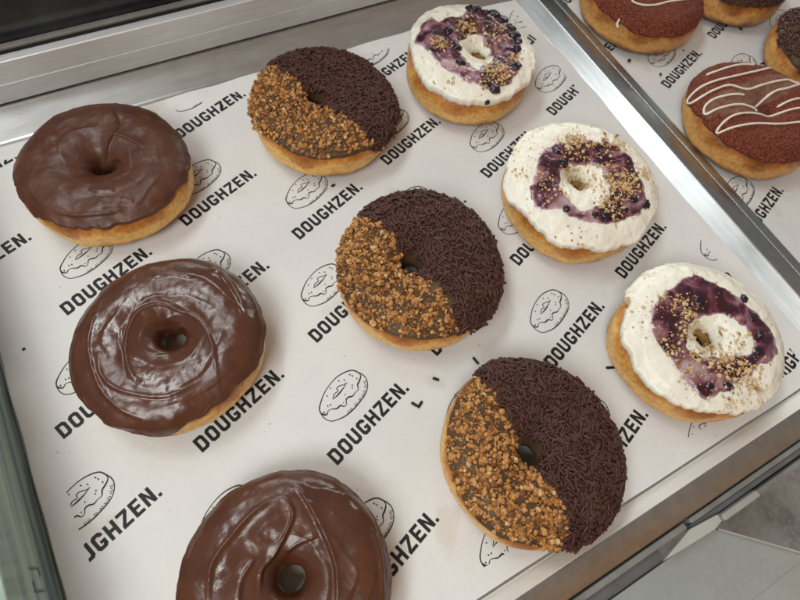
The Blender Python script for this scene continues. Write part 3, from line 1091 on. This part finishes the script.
r1_mask = [(-31.9, 20.0), (-12.7, 21.3), (3.0, 20.8), (25.1, 19.0), (46.7, 11.4), (44.6, 0.1), (21.5, 1.3), (3.2, -0.4), (-11.4, -3.4), (-28.9, 1.8), (-43.9, 7.0), (-42.7, 14.3)]
R2L = [[(27.6, -26.8), (2.1, -21.7), (-14.3, -20.3), (-24.4, -15.2), (-26.5, -10.0), (-18.4, -7.9)], [(-42.0, -18.0), (-45.5, -20.5), (-47.5, -24.0)]]


DOUGH = dict(
    choc1={167: 47, -153: 46, -130: 47.5, -111: 47.5, -92: 47, -72: 48, -51: 49, -34: 48.5, -15: 46.5, 20: 44.5, 60: 44, 100: 45, 140: 45.5},
    choc2={-45: 45, -66: 44, -88: 44, -107: 45.5, -130: 46, 180: 46.5, 135: 44, 90: 44.5, 45: 46.5, 0: 45.5},
    choc3={150: 45, 113: 44, 78: 44, 40: 44.5, 2: 43, -38: 44, -90: 46, -140: 46, 180: 45.5},
    spr1={176: 46.5, -157: 47.5, -136: 48.5, -119: 48, -98: 47.5, -73: 45.5, -40: 45, 0: 43, 40: 44, 80: 45, 120: 46.5},
    spr2={176: 48, -163: 48.5, -145: 49, -125: 48.5, -104: 47.5, -89: 47, -60: 46, -20: 44, 20: 46, 55: 47.5, 90: 46, 130: 45},
    spr3={151: 46, 136: 46, 120: 46.5, 97: 47.5, 77: 47, 170: 45, -166: 44.5, -144: 46, -129: 45, -101: 44.5, -60: 44, -10: 42, 31: 43.5, 55: 45},
    blu1={152: 43, 176: 46, -160: 48.5, -141: 50, -121: 49.5, -100: 48.5, -76: 46, -53: 44.5, 0: 44, 60: 46, 110: 45},
    blu2={163: 48, -176: 47.5, -153: 49, -133: 50, -116: 47.5, -101: 46, -50: 47, 0: 48, 50: 48, 110: 47},
    blu3={119: 43, 135: 46.5, 151: 48.5, 163: 48, -176: 46, -160: 46, -143: 45.5, -125: 44.5, -107: 44, -60: 44, -20: 45.5, 40: 44.5, 90: 44})
TOP = dict(
    choc1={166: 45, 175: 43, -164: 42.5, -147: 43, -128: 42, -109: 42, -90: 42.5, -70: 42.5, -59: 42.5, -40: 45, -26: 46, -15: 45, 1: 42.5, 26: 40.5, 47: 41, 62: 41, 71: 44.5, 81: 42, 97: 44, 121: 44, 141: 44, 155: 45},
    choc2={172: 44, 155: 43, 134: 42, 107: 41.5, 85: 43, 65: 44, 46: 45.5, 30: 45.5, 10: 45, -11: 44, -30: 44, -45: 43.5, -62: 40.5, -73: 39.5, -98: 42, -112: 46, -122: 45, -140: 45, -157: 45, -172: 45.5},
    choc3={150: 42.5, 128: 43, 113: 43, 96: 42.5, 78: 43, 58: 43, 40: 43.5, 21: 43, 2: 41.5, -16: 42, -29: 42, -38: 43, -90: 43.5, -150: 43},
    spr1={156: 46, 140: 46, 114: 46, 93: 46, 73: 43.5, 52: 43.5, 30: 42, 2: 42, -24: 44, -44: 44, -68: 45, -80: 43, -99: 40, -120: 40, -143: 39.5, -163: 41.5, -176: 46},
    spr2={109: 42.5, 91: 45, 76: 48, 55: 48, 35: 48, 16: 46, -4: 45, -21: 43, -45: 44, -69: 45.5, -87: 44, -94: 43.5, -120: 43, -141: 45, -155: 45.5, 178: 45.5, 162: 45, 140: 45.5, 122: 45},
    spr3={94: 44, 69: 45, 51: 44, 31: 42, 13: 40.5, -10: 40.5, -38: 41.5, -60: 44, -78: 45, -91: 43.5, -106: 42, -126: 40, -150: 42, -171: 42, 163: 41, 140: 40, 113: 41},
    blu1={140: 43, 127: 44, 107: 45, 85: 45, 58: 47.5, 50: 48.5, 37: 48, 23: 46, 6: 45, -13: 43.5, -32: 42, -58: 42.5, -80: 45, -99: 46, -116: 47, -135: 46.5, -152: 47.5, -170: 45, 165: 42.5},
    blu2={160: 50, 145: 46.5, 120: 46.5, 97: 47.5, 72: 50, 54: 49, 32: 51, 14: 51, -6: 49.5, -21: 49, -41: 47, -67: 46, -85: 47, -109: 47, -127: 47, -145: 50, -156: 48, -174: 47.5, 171: 49},
    blu3={125: 44.5, 115: 46, 97: 45.5, 75: 44.5, 55: 46, 38: 45.5, 15: 45, -3: 45, -18: 47, -33: 47, -51: 45.5, -81: 44, -101: 44, -120: 43, -142: 43, -156: 45.5, -174: 46, 171: 45, 147: 41})
HOLE = dict(choc1=(-.7, -2.6), choc2=(1.8, .4), choc3=(2, -.6), spr1=(-4.3, 4.0), spr2=(-6.3, .6), spr3=(-3.6, .5), blu1=(6, -2), blu2=(-1, 3.2), blu3=(2.4, -1))
CEN = dict(choc1=(-26.6, 248.9), choc2=(-28.5, 130.4), choc3=(-20.5, 5.0), spr1=(109.4, 242.3), spr2=(107.8, 114.9), spr3=(107.3, -.6),
           blu1=(218.4, 242.6), blu2=(224.5, 119.4), blu3=(224.3, 7.0), R1=(382.5, 119.5), R2=(385, 249))


def donut_root(k, label, group, c=None):
    x, y = (c or CEN[k])
    return thing('donut', label, 'donut', (x * .001, y * .001, .0009), group)


# ---- milk chocolate donuts
CH = [('choc1', 'smooth milk chocolate donut in the back left corner of the tray, beside the metal ledge', c1_r, .00050),
      ('choc2', 'swirled glossy chocolate donut between the other two plain chocolate glazed donuts', c2_r, .00042),
      ('choc3', 'chocolate glazed donut cut off by the bottom of the photo, nearest the viewer', c3_r, .00042)]
for s, (k, lab, rid, sw) in enumerate(CH):
    r = donut_root(k, lab, 'milk chocolate glazed donuts')
    D = Donut(DOUGH[k], TOP[k], HOLE[k], rh=.0070, seed=3.1 * s + 1)
    build_dough(D, r, M['dough'])
    sh = Shell(D, .0017, nv=150, phi_in=3.25, jitter=.16 if k == 'choc1' else .11, fr=4.8, lump=(75, .0008 if k == 'choc1' else .00055), fine=(170, .00020), ridges=rid, lip=.0008, swirl=sw)
    sh.build('chocolate_glaze', M['choc_matte' if k == 'choc1' else 'choc'], r)

# ---- half nut, half chocolate sprinkle donuts
SP = [('spr1', 'half nut, half sprinkle donut at the back of the tray beside the metal ledge'),
      ('spr2', 'half nut, half sprinkle donut in the tray centre, between the other two of its kind'),
      ('spr3', 'half nut, half sprinkle donut at the bright front rim of the tray')]
for s, (k, lab) in enumerate(SP):
    r = donut_root(k, lab, 'half nut and half sprinkle donuts')
    D = Donut(DOUGH[k], TOP[k], HOLE[k], rh=.0062, seed=2.3 * s + 20)
    build_dough(D, r, M['dough'])
    sh = Shell(D, .0012, nv=110, phi_in=3.3, jitter=.07, fr=4.0, lump=(110, .0003), fine=(320, .0001), lip=.0008)
    sh.build('chocolate_glaze', M['dark'], r)
    bd = BD[k]
    far = [(bd[-1][0], -90), (-95, -90), (-95, 90), (bd[0][0], 90)]
    sd = poly_sd(sh.P[:, :2], bd + far) + .0022 * fbm(sh.P, 150, 3, s)
    ph_ok = (sh.NN[:, 2] > -.25) & (np.hypot(sh.P[:, 0] - D.hole[0], sh.P[:, 1] - D.hole[1]) > .0072)
    arc = sh.arc.reshape(-1)
    edge_keep = np.clip((arc - .0010) / .002, 0.0, 1)
    # nuts thin out towards the lower edge of their half
    clump = np.clip(.75 + 1.1 * fbm(sh.P, 260, 2, s + 44), .12, 2)
    bare = clump * np.clip(.5 + 1.6 * fbm(sh.P, 90, 2, s + 40) + (arc - .0025) / .003, 0.05, 1)
    nut = np.where((sd < -.0004) & ph_ok, 1.0, 0) * edge_keep * bare
    it = crumb_items(sh, nut, 3300, ['nut_a', 'nut_b', 'nut_c', 'nut_d'], [.40, .36, .20, .04], .00026, .00135)
    toppings(r, 'nut_crumb', 'nut_crumbs', it, False)
    spk = np.where((sd > .0002) & ph_ok, 1.0, 0)
    it = sprinkle_items(sh, spk, 2100)
    toppings(r, 'sprinkle', 'sprinkles', it, True)

# ---- cream and blueberry donuts
BL = [('blu1', 'cream donut with a row of dark blueberries beside the back ledge'),
      ('blu2', 'cream and blueberry donut in the middle of its row, heavily strewn with biscuit crumbs'),
      ('blu3', 'cream and blueberry donut with a broad purple smear, nearest the front rim of the tray')]
for s, (k, lab) in enumerate(BL):
    r = donut_root(k, lab, 'cream and blueberry donuts')
    D = Donut(DOUGH[k], TOP[k], HOLE[k], rh=.0082, seed=1.9 * s + 50)
    build_dough(D, r, M['dough_pale'])
    sh = Shell(D, .0040, nv=130, phi_in=3.0, drop=.32, jitter=.14, fr=4.5, lump=(85, .0009), fine=(300, .00030), lip=.0013, swirl=.0004)
    sh.build('cream_topping', M['cream'], r)
    out_, in_, ber, cl = BLT[k]
    sdo = poly_sd(sh.P[:, :2], out_)
    sdi = poly_sd(sh.P[:, :2], in_)
    sd = np.maximum(sdo, -sdi) + .0019 * fbm(sh.P, 130, 3, s + 7)
    up_ = sh.NN[:, 2] > .1
    h = .0009 * (1 - np.exp(-np.clip(-sd, 0, 1) / .0012)) - .0003 + .00045 * fbm(sh.P, 130, 2, s + 8) * np.clip(-sd / .002, 0, 1)
    h = np.where(sd > 0, -.0003 - sd * .4, h)
    Vc = sh.P + sh.NN * h[:, None]
    okv = (sd < .0012) & up_
    Fc = [f for f in sh.F if all(okv[i] for i in f)]
    ids = sorted({i for f in Fc for i in f})
    mp = {i: q for q, i in enumerate(ids)}
    CMP = mesh('blueberry_compote', [Vc[i] for i in ids], [tuple(mp[i] for i in f) for f in Fc], M['compote'], r)
    at = CMP.data.attributes.new('thin', 'FLOAT', 'POINT')
    at.data.foreach_set('value', np.clip(1 - (-sd[ids]) / .0020 + .75 * fbm(sh.P[ids], 110, 2, s + 60), 0, 1).astype(np.float32))
    for (bx, by) in ber:
        for q in range(2 if s == 0 else 1):
            jx, jy = RNG.normal(0, .0004 + .0022 * q, 2)
            i = sh.nearest(bx * .001 + jx, by * .001 + jy)
            rad = RNG.uniform(.0019, .0033) * (1.25 if s == 0 else 1) * (1 if q == 0 else .6)
            sq = RNG.uniform(.35, .7)
            Vb = np.array([np.array(v) * rad * np.array([1, RNG.uniform(.85, 1.1), sq]) * (1 + .42 * mnoise.noise(Vector(v) * 1.7 + Vector((bx, by, q)))) for v in np.array(IV2)])
            Vb = Vb @ frame(sh.NN[i], RNG.standard_normal(3)).T + sh.P[i] + sh.NN[i] * rad * .22
            mesh('blueberry', Vb, IF2, M['berry'], r)
    items = []
    for (cx_, cy_, rr, n_) in cl:
        for q in range(int(n_ * 7.0)):
            a, d = RNG.uniform(0, 6.283), rr * .00118 * math.sqrt(RNG.random()) * (1 + .3 * RNG.standard_normal())
            i = sh.nearest(cx_ * .001 + d * math.cos(a), cy_ * .001 + d * math.sin(a))
            kk = int(RNG.integers(0, len(CRUMBS)))
            rad = .00022 + .00088 * RNG.random() ** 3.4
            mt = M[['bisc_a', 'bisc_b', 'bisc_c'][RNG.choice(3, p=[.55, .2, .25])]]
            items.append((('c', kk), CRUMBS[kk][0], CRUMBS[kk][1], mt, sh.P[i] + sh.NN[i] * (.0009 + rad * RNG.uniform(0, .8)),
                          frame(sh.NN[i] + .5 * RNG.standard_normal(3), RNG.standard_normal(3)), rad, rad))
    fine_mask = np.where(up_ & (sh.NN[:, 2] > .35), 1.0, 0) * np.clip(.2 + 1.5 * fbm(sh.P, 60, 2, s + 30), .02, 1) * np.where(sd < .001, 2.2, 1)
    items += crumb_items(sh, fine_mask, 300, ['bisc_a', 'bisc_c', 'bisc_b'], [.6, .25, .15], .0002, .0006)
    toppings(r, 'biscuit_crumb', 'biscuit_crumbs', items, False)


# ---- right-hand tray
def tube(P, rad, sides=8):
    P = np.array(P)
    T = np.gradient(P, axis=0)
    T /= np.maximum(np.linalg.norm(T, axis=1, keepdims=True), 1e-9)
    V, F = [], []
    for i, (p, t) in enumerate(zip(P, T)):
        b = np.cross(t, np.array([0, 0, 1.]))
        b /= max(np.linalg.norm(b), 1e-9)
        u = np.cross(b, t)
        rr = rad * (.45 if i in (0, len(P) - 1) else 1) * (1 + .22 * mnoise.noise((p[0] * 330, p[1] * 330, 1.0)))
        for k in range(sides):
            a = 2 * math.pi * k / sides
            V.append(p + b * math.cos(a) * rr + u * math.sin(a) * rr * .8)
    for i in range(len(P) - 1):
        for k in range(sides):
            l = (k + 1) % sides
            F.append((i * sides + k, i * sides + l, (i + 1) * sides + l, (i + 1) * sides + k))
    F.append(tuple(range(sides - 1, -1, -1)))
    F.append(tuple(range((len(P) - 1) * sides, len(P) * sides)))
    return V, F


def drizzled(k, label, R_tab, top_tab, lines, band, seed, dent, hole=(2, -3)):
    r = donut_root(k, label, 'red crumb donuts with white drizzle')
    D = Donut(R_tab, top_tab, hole, rh=.0035 if dent else .006, seed=seed, bt=.0160)
    build_dough(D, r, M['dough_dark'])
    sh = Shell(D, .0010, nv=110, phi_in=3.2, jitter=.08, fr=5.0, lump=(120, .0004), fine=(420, .00022), lip=.0006)
    sh.build('red_crumb_topping', M['red'], r)
    if band:
        sd = poly_sd(sh.P[:, :2], band) + .002 * fbm(sh.P, 120, 2, 3)
        at = sh.obj.data.attributes.new('band', 'FLOAT', 'POINT')
        at.data.foreach_set('value', np.clip(-sd / .0025 + .3, 0, 1).astype(np.float32))
    for ln in lines:
        pts = smooth_line(ln, 6)
        P3 = []
        for p in pts:
            i = sh.nearest(p[0] * .001, p[1] * .001)
            P3.append(np.array([p[0] * .001, p[1] * .001, sh.P[i][2] + .0004]))
        P3 = np.array(P3)
        z = P3[:, 2]
        P3[1:-1, 2] = (z[:-2] + z[1:-1] + z[2:]) / 3
        V, F = tube(P3, .00080)
        mesh('icing_drizzle', V, F, M['drizzle'], r)
    return r


r1R = {a: 48 for a in range(0, 360, 30)}
r1R.update({180: 49, 210: 48, 240: 49, 270: 48})
r1T = {0: 45, 30: 44, 60: 44, 90: 45, 120: 46.5, 140: 46.5, 160: 44, 180: 40.5, 200: 37, 220: 37, 240: 40, 260: 42.5, 280: 43.5, 320: 45}
drizzled('R1', 'red crumb donut with many white drizzle lines and a beige sunken centre', r1R, r1T,
         R1L, r1_mask, 71.0, True)
r2T = {0: 44, 60: 44, 120: 43, 165: 38, 190: 38, 215: 44, 240: 45, 265: 45, 290: 44, 320: 43}
drizzled('R2', 'red crumb donut cut off by the top edge of the photo, beside the tray rim', r1R, r2T, R2L, None, 77.0, False, (0, 0))


def dark_sprinkled(c, label, topt, seed, rot):
    r = donut_root('', label, 'dark sprinkled donuts in the right-hand tray', c)
    D = Donut({a: 47 for a in range(0, 360, 40)}, topt, (0, 0), rh=.006, seed=seed)
    build_dough(D, r, M['dough_dark'])
    sh = Shell(D, .0012, nv=90, phi_in=3.3, jitter=.08, fr=4)
    sh.build('chocolate_glaze', M['dark'], r)
    it = sprinkle_items(sh, np.where(sh.NN[:, 2] > -.1, 1.0, 0), 1500)
    # the photo shows only the near edge: parts where it is seen
    d = np.array([math.cos(rot), math.sin(rot)])
    it = [a[:7] + (float(np.dot(a[4][:2], d)) * 100 + a[7] * .05,) for a in it]
    toppings(r, 'sprinkle', 'sprinkles', it, True)


dark_sprinkled((480, 244), 'dark sprinkled donut showing only its golden tip at the top edge of the photo', {0: 44, 90: 44, 180: 40, 225: 34, 250: 34, 280: 40, 320: 43}, 83., math.radians(235))
dark_sprinkled((490, 141), 'dark sprinkled donut cut off by the right edge of the photo', {0: 44, 90: 44, 140: 41, 170: 37, 200: 37, 230: 41, 300: 43}, 91., math.radians(180))

# ------------------------------------------------------------------ loose bits on the paper
LOOSE = [(52.8, 285.1, 68, .62, 'loose sprinkle under the full stop of the lettering by the back half nut donut'),
         (92.3, 196.9, 10, .5, 'loose sprinkle beside the donut sketch in front of the back half nut donut'),
         (69.9, 50.0, -58, .75, 'loose sprinkle forming the left stroke of a small V on the printed paper'),
         (72.6, 48.5, 30, .85, 'loose sprinkle forming the right stroke of a small V on the printed paper'),
         (87.4, 57.0, -45, .72, 'loose sprinkle between the small V and the front half sprinkle donut'),
         (113.1, 56.2, -80, .95, 'loose sprinkle just behind the front half sprinkle donut'),
         (181.7, 17.7, -24, 1.1, 'loose sprinkle lying left of the front blueberry donut')]
for (x, y, a, sc, lab) in LOOSE:
    V, F = SPRK[0]
    o = bpy.data.objects.new('loose_sprinkle', shared('loose_sprinkle', 0, V, F, M['loose'], True))
    link(o)
    o.location = (x * .001, y * .001, paper_h(x * .001, y * .001, 0, (-.1088, .3046, -.0443, .304)) + .0007)
    o.rotation_euler = (0, 0, math.radians(a))
    o.scale = (sc, 1.15, 1.0) if sc > .5 else (sc, 1.3, 1)
    tag(o, lab, 'sprinkle', 'loose sprinkles on the paper')
LB2 = [(351.9, 211.2, .0012, 'dark crumb beside the rim between the two red crumb donuts'),
       (366.6, 189.8, .0008, 'small dark crumb left of the lettering in the right-hand tray'),
       (468.5, 203.8, .0012, 'dark crumb below the lettering by the golden donut tip in the right-hand tray'),
       (456.9, 165.7, .0013, 'dark crumb beside the donut sketch behind the white-drizzled donut'),
       (402.9, 203.3, .0007, 'tiny dark crumb in front of the top red crumb donut')]
for k, (x, y, rad, lab) in enumerate(LB2):
    V, F = CRUMBS[k]
    o = bpy.data.objects.new('loose_crumb', shared('loose_crumb', k, V, F, M['loose'], False))
    link(o)
    o.location = (x * .001, y * .001, rad * .6 + .0004)
    o.scale = (rad * 1.5, rad, rad * .7)
    o.rotation_euler = (0, 0, k)
    tag(o, lab, 'crumb', 'loose crumbs in the right-hand tray')

# ------------------------------------------------------------------ front rails and glass
o = thing('sliding_rail', 'clear grey acrylic rail with a cut end, along the front rim of the tray', 'rail', (0.05, -0.0672, -0.02), 'front rails of the display')
g = Geo()
g.box(-.25, .1110, -.0012, .0018, 0.0, .0266, bev=.0005)
g.build('rail_strip', M['acrylic'], o)
g = Geo()
g.box(-.25, .0930, -.0068, -.0015, 0.0, .0225, bev=.0006)
g.build('rail_foot', M['channel'], o)
o = thing('sliding_rail', 'second rail with a whitish plastic end piece, right of the white card', 'rail', (0.181, -0.0733, -0.02), 'front rails of the display')
g = Geo()
g.box(0.0, .0262, -.0020, .0016, 0, .0272, bev=.0009)
g.build('end_piece', M['acrylic_w'], o)
g = Geo()
g.box(.0265, .40, -.0014, .0013, 0, .0266, bev=.0005)
g.build('rail_strip', M['acrylic'], o)
g = Geo()
g.box(-.016, .40, .0022, .0050, 0, .0240, bev=.0005)
g.build('rail_channel', M['channel'], o)
g = Geo()
g.box(-.016, .40, .0053, .0079, 0, .0258, bev=.0005)
g.build('rail_lip', M['acrylic'], o)
pc = np.array([(140, -73.8), (161.5, -69.3), (179.5, -70.9), (179.3, -74.2), (173.7, -75.5)]) * .001
zt = .0066
g = Geo()
V = [(x, y, zt) for x, y in pc] + [(x, y, zt - .0012) for x, y in pc]
n = len(pc)
g.add(V, [tuple(range(n)), tuple(range(2 * n - 1, n - 1, -1))] + [(i, n + i, n + (i + 1) % n, (i + 1) % n) for i in range(n)])
tag(g.build('card', M['card']), 'white slanted card tucked between the two front rails', 'card')

# clear pane lying in front of the rails, its polished edge running away diagonally
gp = thing('display_window', 'greenish clear glass pane in front of the rails with a pale polished edge', 'glass', (0.15, -0.1, 0.0))
pp = np.array([(-.30, .0240), (.0270, .0240), (.0285, .0215), (.145, -.0870), (.13, -.16), (-.30, -.16)])
V = [(x, y, .000) for x, y in pp] + [(x, y, -.004) for x, y in pp]
n = len(pp)
mesh('pane', V, [tuple(range(n)), tuple(range(2 * n - 1, n - 1, -1))] + [(i, n + i, n + (i + 1) % n, (i + 1) % n) for i in range(n)], M['pane'], gp, False)
a, b = pp[2], pp[3]
d = (b - a) / np.linalg.norm(b - a)
nn_ = np.array([-d[1], d[0]])
q = [a + nn_ * .0001, b + nn_ * .0001, b + nn_ * .0011, a + nn_ * .0011]
V = [(x, y, .0004) for x, y in q] + [(x, y, -.0044) for x, y in q]
mesh('polished_edge', V, [(0, 1, 2, 3), (7, 6, 5, 4), (0, 4, 5, 1), (1, 5, 6, 2), (2, 6, 7, 3), (3, 7, 4, 0)], M['acrylic_w'], gp, False)

# ------------------------------------------------------------------ left glass side of the case
sp_ = thing('glass_divider', 'green tinted glass divider at the left edge of the printed paper', 'glass', (-0.1105, 0.12, 0.0))
g = Geo()
g.box(-.0055, 0, -.155, .18, ZF + .0004, .045, bev=.0006)
g.build('pane', M['greenglass'], sp_)
g = Geo()
# faint reversed price figures on the pane: a seven and a hooked stroke
def glyph(quads, y0, z0, s):
    for qd in quads:
        V = [(.0003, y0 + yy * s, z0 + zz * s) for yy, zz in qd]
        g.add(V, [(0, 1, 2, 3)])
glyph([[(0, 0), (.12, 0), (.12, 1), (0, 1)], [(.12, .88), (.6, .88), (.6, 1), (.12, 1)]], -.0715, .0150, .008)
glyph([[(0, 0), (.5, 0), (.5, .12), (0, .12)], [(.38, .12), (.5, .12), (.5, 1), (.38, 1)]], -.0650, .0150, .008)
g.build('lettering', M['channel'], sp_)
